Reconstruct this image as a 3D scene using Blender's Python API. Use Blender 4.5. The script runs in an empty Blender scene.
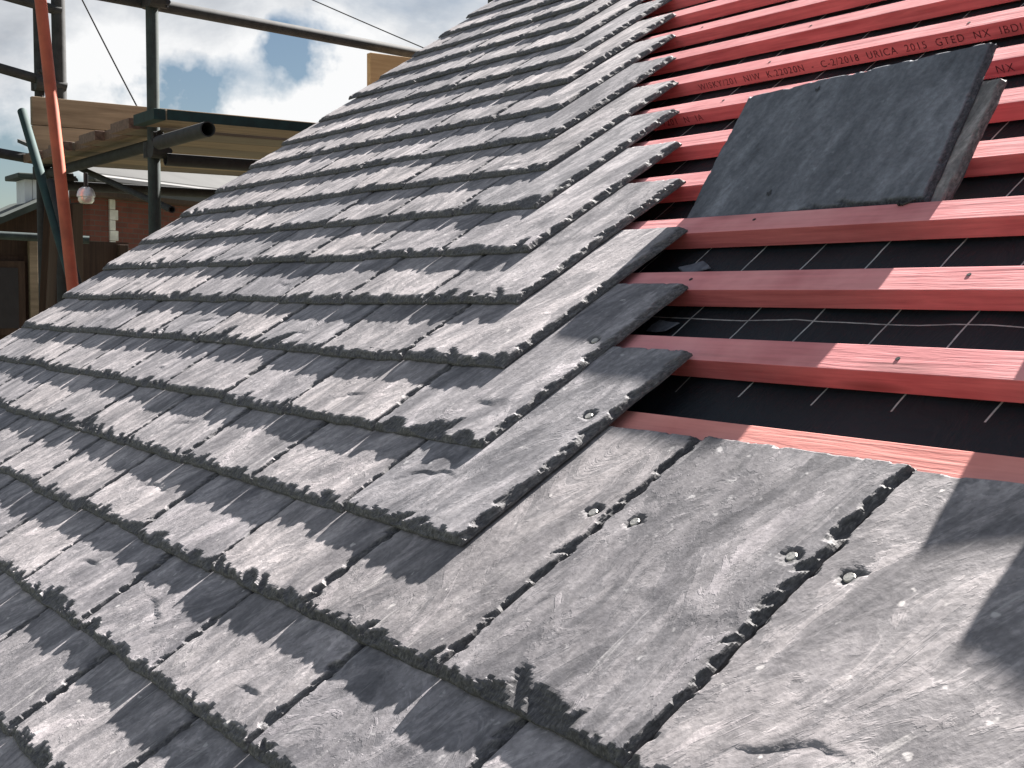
import bpy, bmesh, math, random
import numpy as np
from mathutils import Matrix, Vector

SC = bpy.context.scene
COL = SC.collection
R = math.radians
rnd = random.Random(11)

# ------------------------------------------------------------------ roof frame
W = 0.25                        # slate width (m)
PITCH = R(35)
G = 0.5404 * W                  # gauge
L = 1.411 * W                   # slate length
T = 0.041 * W                   # slate thickness
S = T / G                       # tilt of a slate against the roof plane
NB = -S * L                     # height of the batten tops (n)
NF = NB - 0.027                 # roofing membrane
M3 = Matrix(((1, 0, 0),
             (0, math.cos(PITCH), -math.sin(PITCH)),
             (0, math.sin(PITCH), math.cos(PITCH))))
MROOF = M3.to_4x4()
GROUND = -4.4
VERGE = -10.62 * W
def roof(u, v, n=0.0):          # metres in the roof frame -> world
    return M3 @ Vector((u, v, n))

# ------------------------------------------------------------------ tagging
def tag(o, label=None, cat=None, group=None, kind=None):
    if label: o['label'] = label
    if cat: o['category'] = cat
    if group: o['group'] = group
    if kind: o['kind'] = kind
    return o
def empty(name, loc=(0, 0, 0)):
    o = bpy.data.objects.new(name, None); COL.objects.link(o)
    o.location = loc; o.empty_display_size = 0.1
    return o
def link(name, me, mat=None, parent=None):
    o = bpy.data.objects.new(name, me); COL.objects.link(o)
    if mat: me.materials.append(mat)
    if parent: o.parent = parent
    return o
def np_mesh(name, verts, faces, smooth=True, sharp=None):
    me = bpy.data.meshes.new(name)
    me.from_pydata(verts.tolist() if hasattr(verts, 'tolist') else verts, [], faces.tolist() if hasattr(faces, 'tolist') else faces)
    me.update()
    if smooth:
        me.polygons.foreach_set('use_smooth', [True] * len(me.polygons))
        if sharp: me.set_sharp_from_angle(angle=R(sharp))
    return me
def box_bm(bm, a, b, bevel=0.0, mat=None):
    a, b = Vector(a), Vector(b)
    r = bmesh.ops.create_cube(bm, size=1.0)
    vs = r['verts']
    for v in vs:
        v.co = Vector(((a.x + b.x) / 2 + v.co.x * (b.x - a.x), (a.y + b.y) / 2 + v.co.y * (b.y - a.y), (a.z + b.z) / 2 + v.co.z * (b.z - a.z)))
    if bevel:
        es = list({e for v in vs for e in v.link_edges})
        r2 = bmesh.ops.bevel(bm, geom=es, offset=bevel, segments=2, affect='EDGES', profile=0.6)
        vs = [v for v in r2['verts']]
    if mat is not None:
        bmesh.ops.transform(bm, matrix=mat, verts=list({v for v in vs if v.is_valid}))
def bm_obj(name, bm, mat, parent=None, smooth=False):
    me = bpy.data.meshes.new(name); bmesh.ops.recalc_face_normals(bm, faces=bm.faces); bm.to_mesh(me); bm.free()
    if smooth:
        me.polygons.foreach_set('use_smooth', [True] * len(me.polygons)); me.set_sharp_from_angle(angle=R(35))
    return link(name, me, mat, parent)
def box(name, a, b, mat, parent=None, bevel=0.0):
    bm = bmesh.new(); box_bm(bm, a, b, bevel); return bm_obj(name, bm, mat, parent)
def tube_mesh(p0, p1, r, wall=0.004, seg=20):
    """hollow open tube, so an end reads as a ring"""
    p0, p1 = Vector(p0), Vector(p1); d = (p1 - p0).normalized()
    x = d.orthogonal().normalized(); y = d.cross(x)
    V = []; F = []
    rings = [(p0, r - wall), (p0, r), (p1, r), (p1, r - wall)]
    for c, rr in rings:
        for i in range(seg):
            t = 2 * math.pi * i / seg
            V.append(c + x * rr * math.cos(t) + y * rr * math.sin(t))
    for k in range(4):
        a, b = k * seg, ((k + 1) % 4) * seg
        for i in range(seg):
            j = (i + 1) % seg
            F.append((a + i, a + j, b + j, b + i))
    me = np_mesh('tube', [tuple(v) for v in V], F, True, 40)
    return me
def tube(name, p0, p1, r, mat, parent=None):
    return link(name, tube_mesh(p0, p1, r), mat, parent)
def coupler(parent, loc, mat, axis='X'):
    """double coupler: two clasps, flaps, bolts and nuts, in one mesh"""
    bm = bmesh.new()
    for ang, off in ((0, -0.028), (90, 0.028)):
        m = Matrix.Rotation(R(ang), 4, 'X') if axis == 'X' else Matrix.Rotation(R(ang), 4, 'Y')
        m = Matrix.Translation(Vector((off, 0, 0)) if axis == 'X' else Vector((0, off, 0))) @ m
        r = bmesh.ops.create_cone(bm, cap_ends=True, segments=16, radius1=0.036, radius2=0.036, depth=0.06, matrix=m)
        box_bm(bm, (-0.012, 0.03, -0.022), (0.012, 0.066, 0.022), 0.004, m)
        bmesh.ops.create_cone(bm, cap_ends=True, segments=6, radius1=0.013, radius2=0.013, depth=0.05, matrix=m @ Matrix.Translation((0.0, 0.058, 0)) @ Matrix.Rotation(R(90), 4, 'Y'))
    bmesh.ops.translate(bm, verts=bm.verts, vec=Vector(loc))
    return bm_obj('coupler', bm, mat, parent)

# ------------------------------------------------------------------ materials
def mat_new(name):
    m = bpy.data.materials.new(name); m.use_nodes = True
    nt = m.node_tree
    return m, nt, nt.nodes, nt.links, nt.nodes['Principled BSDF']
def N(nodes, typ, **kw):
    n = nodes.new(typ)
    for k, v in kw.items():
        if k in n.inputs.keys() if hasattr(n.inputs, 'keys') else False: n.inputs[k].default_value = v
        else: setattr(n, k, v)
    return n
def ramp(nodes, stops, interp='LINEAR'):
    r = nodes.new('ShaderNodeValToRGB'); e = r.color_ramp.elements
    r.color_ramp.interpolation = interp
    while len(e) < len(stops): e.new(0.5)
    for i, (p, c) in enumerate(stops):
        e[i].position = p; e[i].color = (*c, 1) if len(c) == 3 else c
    return r
def mixc(nodes, links, fac, a, b, blend='MIX'):
    m = nodes.new('ShaderNodeMix'); m.data_type = 'RGBA'; m.blend_type = blend
    for i, s in ((0, fac), (6, a), (7, b)):
        if hasattr(s, 'is_output'): links.new(s, m.inputs[i])
        elif isinstance(s, tuple): m.inputs[i].default_value = (*s, 1)
        else: m.inputs[i].default_value = s
    return m.outputs[2]
def noise(nodes, links, vec, scale, detail=4, rough=0.55, dist=0.0):
    n = nodes.new('ShaderNodeTexNoise'); n.inputs['Scale'].default_value = scale
    n.inputs['Detail'].default_value = detail; n.inputs['Roughness'].default_value = rough
    n.inputs['Distortion'].default_value = dist
    links.new(vec, n.inputs['Vector']); return n.outputs['Fac']
def mapping(nodes, links, vec, scale=(1, 1, 1), rot=(0, 0, 0), loc=None):
    m = nodes.new('ShaderNodeMapping'); m.inputs['Scale'].default_value = scale; m.inputs['Rotation'].default_value = rot
    links.new(vec, m.inputs['Vector'])
    if loc is not None: links.new(loc, m.inputs['Location'])
    return m.outputs[0]
def math_node(nodes, links, op, a, b=None, c=None, clamp=False):
    m = nodes.new('ShaderNodeMath'); m.operation = op; m.use_clamp = clamp
    for i, s in enumerate((a, b, c)):
        if s is None: continue
        if hasattr(s, 'is_output'): links.new(s, m.inputs[i])
        else: m.inputs[i].default_value = s
    return m.outputs[0]
def bump(nodes, links, h, strength, dist, prev=None):
    b = nodes.new('ShaderNodeBump'); b.inputs['Strength'].default_value = strength; b.inputs['Distance'].default_value = dist
    links.new(h, b.inputs['Height'])
    if prev is not None: links.new(prev, b.inputs['Normal'])
    return b.outputs['Normal']

def slate_material(name, dark=1.0, tint=(1.0, 0.975, 0.99), dust=1.0, flaky=True):
    m, nt, nd, lk, P = mat_new(name)
    tc = nd.new('ShaderNodeTexCoord'); oi = nd.new('ShaderNodeObjectInfo')
    sc = nd.new('ShaderNodeCombineXYZ')
    for i in range(3): lk.new(math_node(nd, lk, 'MULTIPLY', oi.outputs['Random'], 37.0 + 11 * i), sc.inputs[i])
    rot = math_node(nd, lk, 'MULTIPLY_ADD', oi.outputs['Random'], 0.5, -0.05)
    vr = nd.new('ShaderNodeVectorRotate'); vr.rotation_type = 'Z_AXIS'
    lk.new(tc.outputs['Object'], vr.inputs['Vector']); lk.new(rot, vr.inputs['Angle'])
    vec = vr.outputs[0]
    vA = mapping(nd, lk, vec, (1, 0.34, 1), loc=sc.outputs[0])          # long streaks up the slate
    vB = mapping(nd, lk, vec, (1, 0.5, 1), loc=sc.outputs[0])
    vC = mapping(nd, lk, tc.outputs['Object'], (1, 1, 1), loc=sc.outputs[0])
    nA = noise(nd, lk, vA, 42, 6, 0.62, 0.4)
    nB = noise(nd, lk, vB, 11, 5, 0.6, 0.8)
    nC = noise(nd, lk, vC, 150, 4, 0.65)
    mixn = math_node(nd, lk, 'ADD', math_node(nd, lk, 'MULTIPLY', nA, 0.55), math_node(nd, lk, 'MULTIPLY', nB, 0.45))
    r = ramp(nd, [(0.36, (0.15 * dark, 0.149 * dark, 0.156 * dark)), (0.50, (0.245 * dark, 0.240 * dark, 0.245 * dark)), (0.64, (0.39 * dark, 0.378 * dark, 0.380 * dark))])
    lk.new(mixn, r.inputs[0])
    col = r.outputs[0]
    # grain
    rg = ramp(nd, [(0.3, (0.78, 0.78, 0.78)), (0.7, (1.22, 1.22, 1.22))]); lk.new(nC, rg.inputs[0])
    col = mixc(nd, lk, 1.0, col, rg.outputs[0], 'MULTIPLY')
    # broad riven flakes: paler where a thin layer has come away
    vF = mapping(nd, lk, vec, (1, 0.42, 1), loc=sc.outputs[0])
    nF = noise(nd, lk, vF, 15, 6, 0.68, 1.1)
    rF = ramp(nd, [(0.38, (0.66, 0.66, 0.68)), (0.485, (0.88, 0.88, 0.89)), (0.505, (1.16, 1.14, 1.14)), (0.60, (1.04, 1.03, 1.03)), (0.62, (1.42, 1.38, 1.38))]); lk.new(nF, rF.inputs[0])
    if flaky: col = mixc(nd, lk, 1.0, col, rF.outputs[0], 'MULTIPLY')
    # pale scuffs and dust scratches
    vS = mapping(nd, lk, vec, (1, 0.12, 1), loc=sc.outputs[0])
    nS = noise(nd, lk, vS, 95, 3, 0.7, 0.6)
    nS2 = noise(nd, lk, vB, 6, 3, 0.5, 0.5)
    rs = ramp(nd, [(0.60, (0, 0, 0)), (0.72, (1, 1, 1))]); lk.new(nS, rs.inputs[0])
    rs2 = ramp(nd, [(0.46, (0, 0, 0)), (0.62, (1, 1, 1))]); lk.new(nS2, rs2.inputs[0])
    sf = math_node(nd, lk, 'MULTIPLY', rs.outputs[0], rs2.outputs[0])
    sf = math_node(nd, lk, 'MULTIPLY', sf, 0.5 * dust)
    col = mixc(nd, lk, sf, col, (0.62, 0.61, 0.59))
    nP = noise(nd, lk, vC, 70, 2, 0.5); rp = ramp(nd, [(0.70, (0, 0, 0)), (0.76, (1, 1, 1))]); lk.new(nP, rp.inputs[0])
    col = mixc(nd, lk, math_node(nd, lk, 'MULTIPLY', rp.outputs[0], 0.5 * dust), col, (0.66, 0.65, 0.63))
    # each slate its own tone
    tone = ramp(nd, [(0.0, (0.70, 0.71, 0.74)), (0.2, (1.0, 0.99, 0.99)), (0.42, (1.18, 1.15, 1.13)), (0.6, (0.82, 0.83, 0.85)), (0.8, (1.05, 1.04, 1.05)), (1.0, (1.25, 1.22, 1.20))])
    lk.new(oi.outputs['Random'], tone.inputs[0])
    col = mixc(nd, lk, 1.0, col, tone.outputs[0], 'MULTIPLY')
    # freshly broken edges: dark, layered, with pale flecks
    ab = nd.new('ShaderNodeAttribute'); ab.attribute_name = 'broken'
    vE = mapping(nd, lk, vec, (1, 0.35, 1), loc=sc.outputs[0])
    nE = noise(nd, lk, vE, 330, 4, 0.7, 0.5)
    re_ = ramp(nd, [(0.36, (0.055 * dark, 0.055 * dark, 0.059 * dark)), (0.56, (0.125 * dark, 0.124 * dark, 0.128 * dark)), (0.74, (0.25 * dark, 0.247 * dark, 0.245 * dark))]); lk.new(nE, re_.inputs[0])
    col = mixc(nd, lk, ab.outputs['Fac'], col, re_.outputs[0])
    col = mixc(nd, lk, 1.0, col, tint, 'MULTIPLY')
    lk.new(col, P.inputs['Base Color'])
    rr = nd.new('ShaderNodeMapRange'); rr.inputs['To Min'].default_value = 0.62; rr.inputs['To Max'].default_value = 0.88
    lk.new(nA, rr.inputs[0]); lk.new(rr.outputs[0], P.inputs['Roughness'])
    P.inputs['Specular IOR Level'].default_value = 0.3
    vD = mapping(nd, lk, vec, (1, 0.6, 1), loc=sc.outputs[0])
    nD = noise(nd, lk, vD, 60, 5, 0.62, 0.6)
    n1 = bump(nd, lk, nB, 0.35, 0.003)
    if flaky: n1 = bump(nd, lk, rF.outputs[0], 0.5, 0.0009, n1)
    n2 = bump(nd, lk, nD, 0.45 if flaky else 0.25, 0.0016, n1)
    n3 = bump(nd, lk, nC, 0.5, 0.0006, n2)
    lk.new(n3, P.inputs['Normal'])
    return m

def wood_material(name, c0, c1, scale=1.0, axis=0, rough=0.75, knots=None, bstr=0.35, top=None):
    m, nt, nd, lk, P = mat_new(name)
    tc = nd.new('ShaderNodeTexCoord'); oi = nd.new('ShaderNodeObjectInfo')
    sc = nd.new('ShaderNodeCombineXYZ')
    for i in range(3): lk.new(math_node(nd, lk, 'MULTIPLY', oi.outputs['Random'], 9.0 + 5 * i), sc.inputs[i])
    s = [1, 1, 1]; s[axis] = 0.06
    v = mapping(nd, lk, tc.outputs['Object'], tuple(s), loc=sc.outputs[0])
    n1 = noise(nd, lk, v, 120 * scale, 5, 0.6, 0.5)
    n2 = noise(nd, lk, v, 14 * scale, 4, 0.55, 0.7)
    v3 = mapping(nd, lk, tc.outputs['Object'], (1, 1, 1), loc=sc.outputs[0])
    n3 = noise(nd, lk, v3, 7 * scale, 4, 0.6)
    f = math_node(nd, lk, 'ADD', math_node(nd, lk, 'MULTIPLY', n1, 0.45), math_node(nd, lk, 'ADD', math_node(nd, lk, 'MULTIPLY', n2, 0.3), math_node(nd, lk, 'MULTIPLY', n3, 0.25)))
    r = ramp(nd, [(0.36, c0), (0.62, c1)]); lk.new(f, r.inputs[0]); col = r.outputs[0]
    if knots:
        vk = mapping(nd, lk, tc.outputs['Object'], (2.2, 14, 14), loc=sc.outputs[0])
        vo = nd.new('ShaderNodeTexVoronoi'); vo.inputs['Scale'].default_value = 1.6; vo.inputs['Randomness'].default_value = 1.0; lk.new(vk, vo.inputs['Vector'])
        rk = ramp(nd, [(0.09, (1, 1, 1)), (0.20, (0, 0, 0))]); lk.new(vo.outputs['Distance'], rk.inputs[0])
        kf = math_node(nd, lk, 'MULTIPLY', rk.outputs[0], 0.75)
        col = mixc(nd, lk, kf, col, knots)
    if top:      # sunlit paleness painted into the colour of the upper face
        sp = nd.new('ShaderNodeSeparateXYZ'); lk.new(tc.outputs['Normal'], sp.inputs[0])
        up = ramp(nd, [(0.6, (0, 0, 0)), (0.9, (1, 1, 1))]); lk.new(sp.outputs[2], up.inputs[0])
        lit_var = ramp(nd, [(0.35, (0.45, 0.45, 0.45)), (0.65, (1, 1, 1))]); lk.new(n3, lit_var.inputs[0])
        col = mixc(nd, lk, math_node(nd, lk, 'MULTIPLY', math_node(nd, lk, 'MULTIPLY', up.outputs[0], lit_var.outputs[0]), 0.62), col, top)
    lk.new(col, P.inputs['Base Color']); P.inputs['Roughness'].default_value = rough
    P.inputs['Specular IOR Level'].default_value = 0.3
    n = bump(nd, lk, n1, bstr, 0.0012); lk.new(n, P.inputs['Normal'])
    return m
def plain(name, c, rough=0.6, metal=0.0, var=0.25, scale=12, bstr=0.15):
    m, nt, nd, lk, P = mat_new(name)
    tc = nd.new('ShaderNodeTexCoord')
    n1 = noise(nd, lk, tc.outputs['Object'], scale, 6, 0.65)
    r = ramp(nd, [(0.3, tuple(x * (1 - var) for x in c)), (0.7, tuple(min(1, x * (1 + var)) for x in c))]); lk.new(n1, r.inputs[0])
    lk.new(r.outputs[0], P.inputs['Base Color']); P.inputs['Roughness'].default_value = rough; P.inputs['Metallic'].default_value = metal
    n = bump(nd, lk, n1, bstr, 0.003); lk.new(n, P.inputs['Normal'])
    return m
def brick_material(name, c1, c2, mortar):
    m, nt, nd, lk, P = mat_new(name)
    tc = nd.new('ShaderNodeTexCoord')
    sep = nd.new('ShaderNodeSeparateXYZ'); lk.new(tc.outputs['Object'], sep.inputs[0])
    cb = nd.new('ShaderNodeCombineXYZ'); lk.new(math_node(nd, lk, 'ADD', sep.outputs[0], sep.outputs[1]), cb.inputs[0]); lk.new(sep.outputs[2], cb.inputs[1])
    b = nd.new('ShaderNodeTexBrick'); lk.new(cb.outputs[0], b.inputs['Vector'])
    b.inputs['Scale'].default_value = 1.0; b.inputs['Brick Width'].default_value = 0.225; b.inputs['Row Height'].default_value = 0.075
    b.inputs['Mortar Size'].default_value = 0.006; b.inputs['Bias'].default_value = -0.2
    b.inputs['Color1'].default_value = (*c1, 1); b.inputs['Color2'].default_value = (*c2, 1); b.inputs['Mortar'].default_value = (*mortar, 1)
    n1 = noise(nd, lk, tc.outputs['Object'], 3.0, 6, 0.7)
    r = ramp(nd, [(0.3, (0.7, 0.7, 0.7)), (0.7, (1.15, 1.15, 1.15))]); lk.new(n1, r.inputs[0])
    col = mixc(nd, lk, 1.0, b.outputs['Color'], r.outputs[0], 'MULTIPLY')
    lk.new(col, P.inputs['Base Color']); P.inputs['Roughness'].default_value = 0.9
    n = bump(nd, lk, b.outputs['Fac'], -0.5, 0.006); lk.new(n, P.inputs['Normal'])
    return m

M_SLATE = slate_material('slate_laid')
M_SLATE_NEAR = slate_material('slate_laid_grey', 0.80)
M_SLATE_LOOSE = slate_material('slate_loose', 0.62, (0.90, 0.98, 1.13), 0.25, False)
M_SLATE_LOOSE2 = slate_material('slate_loose_dusty', 1.0, (1, 1, 1), 1.0)
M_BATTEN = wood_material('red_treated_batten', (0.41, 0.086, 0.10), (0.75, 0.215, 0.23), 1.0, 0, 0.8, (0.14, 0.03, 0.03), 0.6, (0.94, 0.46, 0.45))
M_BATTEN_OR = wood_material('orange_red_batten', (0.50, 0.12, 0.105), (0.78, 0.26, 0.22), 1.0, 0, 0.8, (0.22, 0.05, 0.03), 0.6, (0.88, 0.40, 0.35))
M_INK = None
M_STEEL = plain('dark_scaffold_steel', (0.022, 0.023, 0.025), 0.8, 0.0, 0.5, 25)
M_STEEL_G = plain('green_grey_scaffold_steel', (0.024, 0.036, 0.036), 0.75, 0.0, 0.5, 20)
M_GALV = plain('galvanised_steel', (0.42, 0.43, 0.43), 0.35, 0.9, 0.3, 40)
M_RUST = plain('rusty_steel_band', (0.16, 0.10, 0.075), 0.7, 0.4, 0.5, 60)
M_SILVER = plain('bright_zinc', (0.62, 0.63, 0.63), 0.42, 0.7, 0.3, 30)
M_ORANGE = plain('orange_paint', (0.40, 0.085, 0.042), 0.6, 0.0, 0.3, 9)
M_BOARD = wood_material('scaffold_board', (0.13, 0.095, 0.065), (0.30, 0.23, 0.165), 0.35, 1, 0.85, None, 0.6)
M_BOARD_DK = wood_material('scaffold_board_weathered', (0.085, 0.068, 0.052), (0.20, 0.165, 0.13), 0.35, 1, 0.85, None, 0.6)
M_BOARD_LT = wood_material('new_timber_board', (0.40, 0.26, 0.13), (0.60, 0.42, 0.24), 0.4, 1, 0.8, None, 0.4)
M_TEALB = plain('teal_painted_steel', (0.008, 0.030, 0.030), 0.8, 0.0, 0.4, 15)
M_BRICK = brick_material('red_brick', (0.135, 0.034, 0.022), (0.095, 0.026, 0.018), (0.08, 0.058, 0.048))
M_QUOIN = plain('pale_stone', (0.50, 0.47, 0.44), 0.85, 0, 0.3, 5)
M_DARKWOOD = wood_material('dark_brown_cladding', (0.025, 0.014, 0.010), (0.065, 0.038, 0.026), 0.4, 2, 0.8)
M_BLACK = plain('black_plastic', (0.018, 0.018, 0.02), 0.45, 0, 0.3, 8)
M_ROOFGREY = plain('pale_roof_tiles', (0.028, 0.028, 0.027), 0.6, 0, 0.35, 1.5)
M_WHITEB = plain('white_board', (0.62, 0.63, 0.64), 0.6, 0, 0.15, 4)
M_ROOFDK = plain('dark_roof_felt', (0.03, 0.04, 0.034), 0.75, 0, 0.5, 4)
M_NAIL = plain('dull_nail', (0.50, 0.48, 0.45), 0.55, 0.5, 0.35, 400)
M_CABLE = plain('dull_cable', (0.02, 0.02, 0.022), 1.0, 0, 0.2, 8, 0.0)
M_RENDER = plain('render_wall', (0.4, 0.38, 0.34), 0.9, 0, 0.2, 2)

def ink_material():
    m, nt, nd, lk, P = mat_new('worn_black_ink'); tc = nd.new('ShaderNodeTexCoord')
    n1 = noise(nd, lk, mapping(nd, lk, tc.outputs['Object'], (0.4, 1, 1)), 420, 3, 0.7)
    r = ramp(nd, [(0.42, (0.06, 0.015, 0.022)), (0.56, (0.13, 0.028, 0.036)), (0.66, (0.42, 0.10, 0.11))]); lk.new(n1, r.inputs[0])
    lk.new(r.outputs[0], P.inputs['Base Color']); P.inputs['Roughness'].default_value = 0.85
    return m
M_INK = ink_material()
def felt_material():
    m, nt, nd, lk, P = mat_new('black_roof_membrane')
    tc = nd.new('ShaderNodeTexCoord'); sep = nd.new('ShaderNodeSeparateXYZ'); lk.new(tc.outputs['Object'], sep.inputs[0])
    u, v = sep.outputs[0], sep.outputs[1]
    def line(x, period, off, width):
        a = math_node(nd, lk, 'ADD', x, -off + period * 400.5)
        f = math_node(nd, lk, 'FRACT', math_node(nd, lk, 'DIVIDE', a, period))
        d = math_node(nd, lk, 'ABSOLUTE', math_node(nd, lk, 'SUBTRACT', f, 0.5))
        return math_node(nd, lk, 'LESS_THAN', d, width / period / 2)
    n0 = noise(nd, lk, tc.outputs['Object'], 9, 3)
    wob = math_node(nd, lk, 'MULTIPLY_ADD', n0, 0.004, -0.002)
    uu = math_node(nd, lk, 'ADD', u, wob); vv = math_node(nd, lk, 'ADD', v, wob)
    lu = line(uu, 0.0983, 0.1715 * W, 0.0021)
    # printed lines run up the sheet in long dashes, starting above the lap
    seg = math_node(nd, lk, 'GREATER_THAN', math_node(nd, lk, 'FRACT', math_node(nd, lk, 'DIVIDE', math_node(nd, lk, 'ADD', v, 40 * 0.47 - 1.85 * W), 0.47)), 0.0)
    lap = math_node(nd, lk, 'GREATER_THAN', v, 1.855 * W)
    lu = math_node(nd, lk, 'MULTIPLY', math_node(nd, lk, 'MULTIPLY', lu, seg), lap)
    lv = line(vv, 1.0, 2.41 * W, 0.0016)
    ln = math_node(nd, lk, 'MAXIMUM', lu, lv)
    n1 = noise(nd, lk, tc.outputs['Object'], 300, 3)
    fade = ramp(nd, [(0.3, (0.55, 0.55, 0.55)), (0.6, (1, 1, 1))]); lk.new(noise(nd, lk, tc.outputs['Object'], 60, 3), fade.inputs[0])
    col = mixc(nd, lk, math_node(nd, lk, 'MULTIPLY', ln, fade.outputs[0]), (0.013, 0.018, 0.023), (0.52, 0.53, 0.52))
    lk.new(col, P.inputs['Base Color']); P.inputs['Roughness'].default_value = 0.62
    P.inputs['Specular IOR Level'].default_value = 0.3
    nw = noise(nd, lk, mapping(nd, lk, tc.outputs['Object'], (1, 0.5, 1)), 16, 4, 0.6, 1.2)
    lk.new(bump(nd, lk, nw, 0.8, 0.008, bump(nd, lk, n1, 0.3, 0.0008)), P.inputs['Normal'])
    return m
M_FELT = felt_material()

# ------------------------------------------------------------------ slate meshes
def vnoise2(x, y, rng, n=64):
    """smooth value noise, range -1..1, lattice period n"""
    lat = rng.random((n, n)) * 2 - 1
    xi = np.floor(x).astype(int); yi = np.floor(y).astype(int)
    fx = x - xi; fy = y - yi
    fx = fx * fx * (3 - 2 * fx); fy = fy * fy * (3 - 2 * fy)
    a = lat[xi % n, yi % n]; b = lat[(xi + 1) % n, yi % n]; c = lat[xi % n, (yi + 1) % n]; d = lat[(xi + 1) % n, (yi + 1) % n]
    return (a * (1 - fx) + b * fx) * (1 - fy) + (c * (1 - fx) + d * fx) * fy
def axis_samples(length, b0, b1, r, ri, bw):
    pts = []
    p = 0.0
    while p < length:
        pts.append(p)
        d0 = p; d1 = length - p
        st = ri
        if b0 and d0 < bw: st = r
        if b1 and d1 < bw + ri: st = r
        if not b0 and d0 < 0.004: st = 0.004
        p += st
    if length - pts[-1] < r * 0.5: pts.pop()
    pts.append(length)
    return np.array(pts)
def slate_mesh(name, w, l, t, seed, r=0.003, ri=0.006, rough=1.0, scars=True, holes=()):
    rng = np.random.default_rng(seed)
    xs = axis_samples(w, True, True, r, ri, 0.020)
    ys = axis_samples(l, True, True, r, max(r * 1.5, min(ri, 0.0022)), 0.026)
    X, Y = np.meshgrid(xs, ys, indexing='ij')
    dT, dL, dR, dH = Y, X, w - X, l - Y
    def n1(c, f, amp):       # wobble along an edge
        z = np.zeros_like(c)
        a = amp
        for _ in range(3):
            z = z + a * vnoise2(c * f + rng.random() * 50, np.full_like(c, rng.random() * 50), rng); f *= 2.3; a *= 0.55
        return z
    # dressed edges: overlapping wedge-shaped chips knocked off along each side
    wx = 0.0022 * vnoise2(X * 130, Y * 70, rng) + 0.0011 * vnoise2(X * 330, Y * 170, rng)
    wy = 0.0022 * vnoise2(X * 110 + 9, Y * 110, rng) + 0.0011 * vnoise2(X * 300, Y * 300 + 5, rng)
    q = np.minimum.reduce([dT / 0.0055, dL / 0.0035, dR / 0.0045, dH / 0.003])
    z = 0.30 + 0.70 * np.clip(q, 0, 1) ** 0.7
    def chips(d, sc, length, spacing, emin, emax, wmin, wmax, skew):
        nonlocal z
        n = max(1, int(length / spacing))
        for c in (np.arange(n) + rng.random(n)) * length / n:
            e = emin + (emax - emin) * rng.random() ** 1.7
            wd = wmin + (wmax - wmin) * rng.random() ** 1.3
            z0 = 0.12 + 0.35 * rng.random()
            m = (np.abs(sc - c) < wd * 1.3 + 0.004) & (d < e * 1.3 + 0.004)
            if not m.any(): continue
            dd = d[m] + wx[m]; ss = sc[m] - c + wy[m] + skew * d[m]
            k = z0 + (1 - z0) * (np.clip(dd, 0, 1) / e) ** ((0.7 + 0.6 * rng.random()) if e < 0.016 else (1.3 + 0.8 * rng.random())) + np.where(ss > 0, (ss / wd) ** 2, (ss / (wd * (0.5 + 0.6 * rng.random()))) ** 2)
            z[m] = np.minimum(z[m], k)
    chips(dT, X, w, 0.0075, 0.004, 0.0135 * rough, 0.005, 0.016, rng.normal() * 0.5)
    chips(dT, X, w, 0.038, 0.008, 0.021 * rough, 0.010, 0.028, rng.normal() * 0.6)
    if rng.random() < 0.40 * rough: chips(dT, X, w, 0.12, 0.014, 0.034 * rough, 0.018, 0.045, rng.normal() * 0.8)
    if rng.random() < 0.35 * rough: chips(dR, Y, l, 0.18, 0.010, 0.020, 0.02, 0.05, 0.9)
    chips(dR, Y, l, 0.012, 0.004, 0.0115 * rough, 0.010, 0.032, 0.8)
    chips(dL, Y, l, 0.014, 0.003, 0.0070 * rough, 0.008, 0.022, -0.8)
    chips(dH, X, w, 0.022, 0.003, 0.007, 0.006, 0.016, 0.0)
    for hx, hy in holes:        # spalled nail holes
        rr = np.hypot(X - hx, Y - hy) / 0.0105 + 0.35 * vnoise2(X * 150, Y * 150, rng)
        z = np.minimum(z, 0.62 + 0.38 * np.clip(rr, 0, 1) ** 1.5)
    z = np.clip(z, 0.1, 1.0)
    # thin laminations show as steps on the broken faces
    k = z < 0.97
    lam = 7.0
    jit = 0.5 * vnoise2(X * 90 + 7, Y * 40 + 3, rng) + 0.25 * vnoise2(X * 260, Y * 120, rng)
    z = np.where(k, np.clip(0.5 * z + 0.5 * (np.floor(z * lam + jit) + 0.5) / lam, 0.08, 0.98), z)
    face = np.clip((z - 0.9) / 0.1, 0, 1)
    broken = np.clip((0.985 - z) / 0.10, 0, 1)
    z = z * t
    # riven face: gentle waves drawn along the length and thin layers scaled away
    wv = 0.55 * vnoise2(X * 14 + 3, Y * 5 + 9, rng) + 0.3 * vnoise2(X * 38, Y * 11, rng) + 0.16 * vnoise2(X * 90, Y * 26, rng)
    z += face * wv * 0.00038
    for _ in range(int(rng.random() < 0.42)):     # flake lifting towards the tail, its broken lip facing down the slope
        cx = w * (0.2 + 0.6 * rng.random()); cy = 0.03 + 0.09 * rng.random(); hl = 0.018 + 0.045 * rng.random(); sl = max(-0.4, min(0.4, rng.normal() * 0.25))
        yc = cy + sl * (X - cx) - 0.25 * (X - cx) ** 2 / hl + 0.0035 * vnoise2(X * 60, Y * 0 + 3, rng) + 0.0015 * vnoise2(X * 190, Y * 0 + 8, rng)
        f = yc - Y
        z -= face * 0.0014 * np.clip(f / 0.0016, 0, 1) * np.exp(-np.clip(f, 0, 1) / 0.012) * np.clip(1 - ((X - cx) / hl) ** 2, 0, 1)
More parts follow.
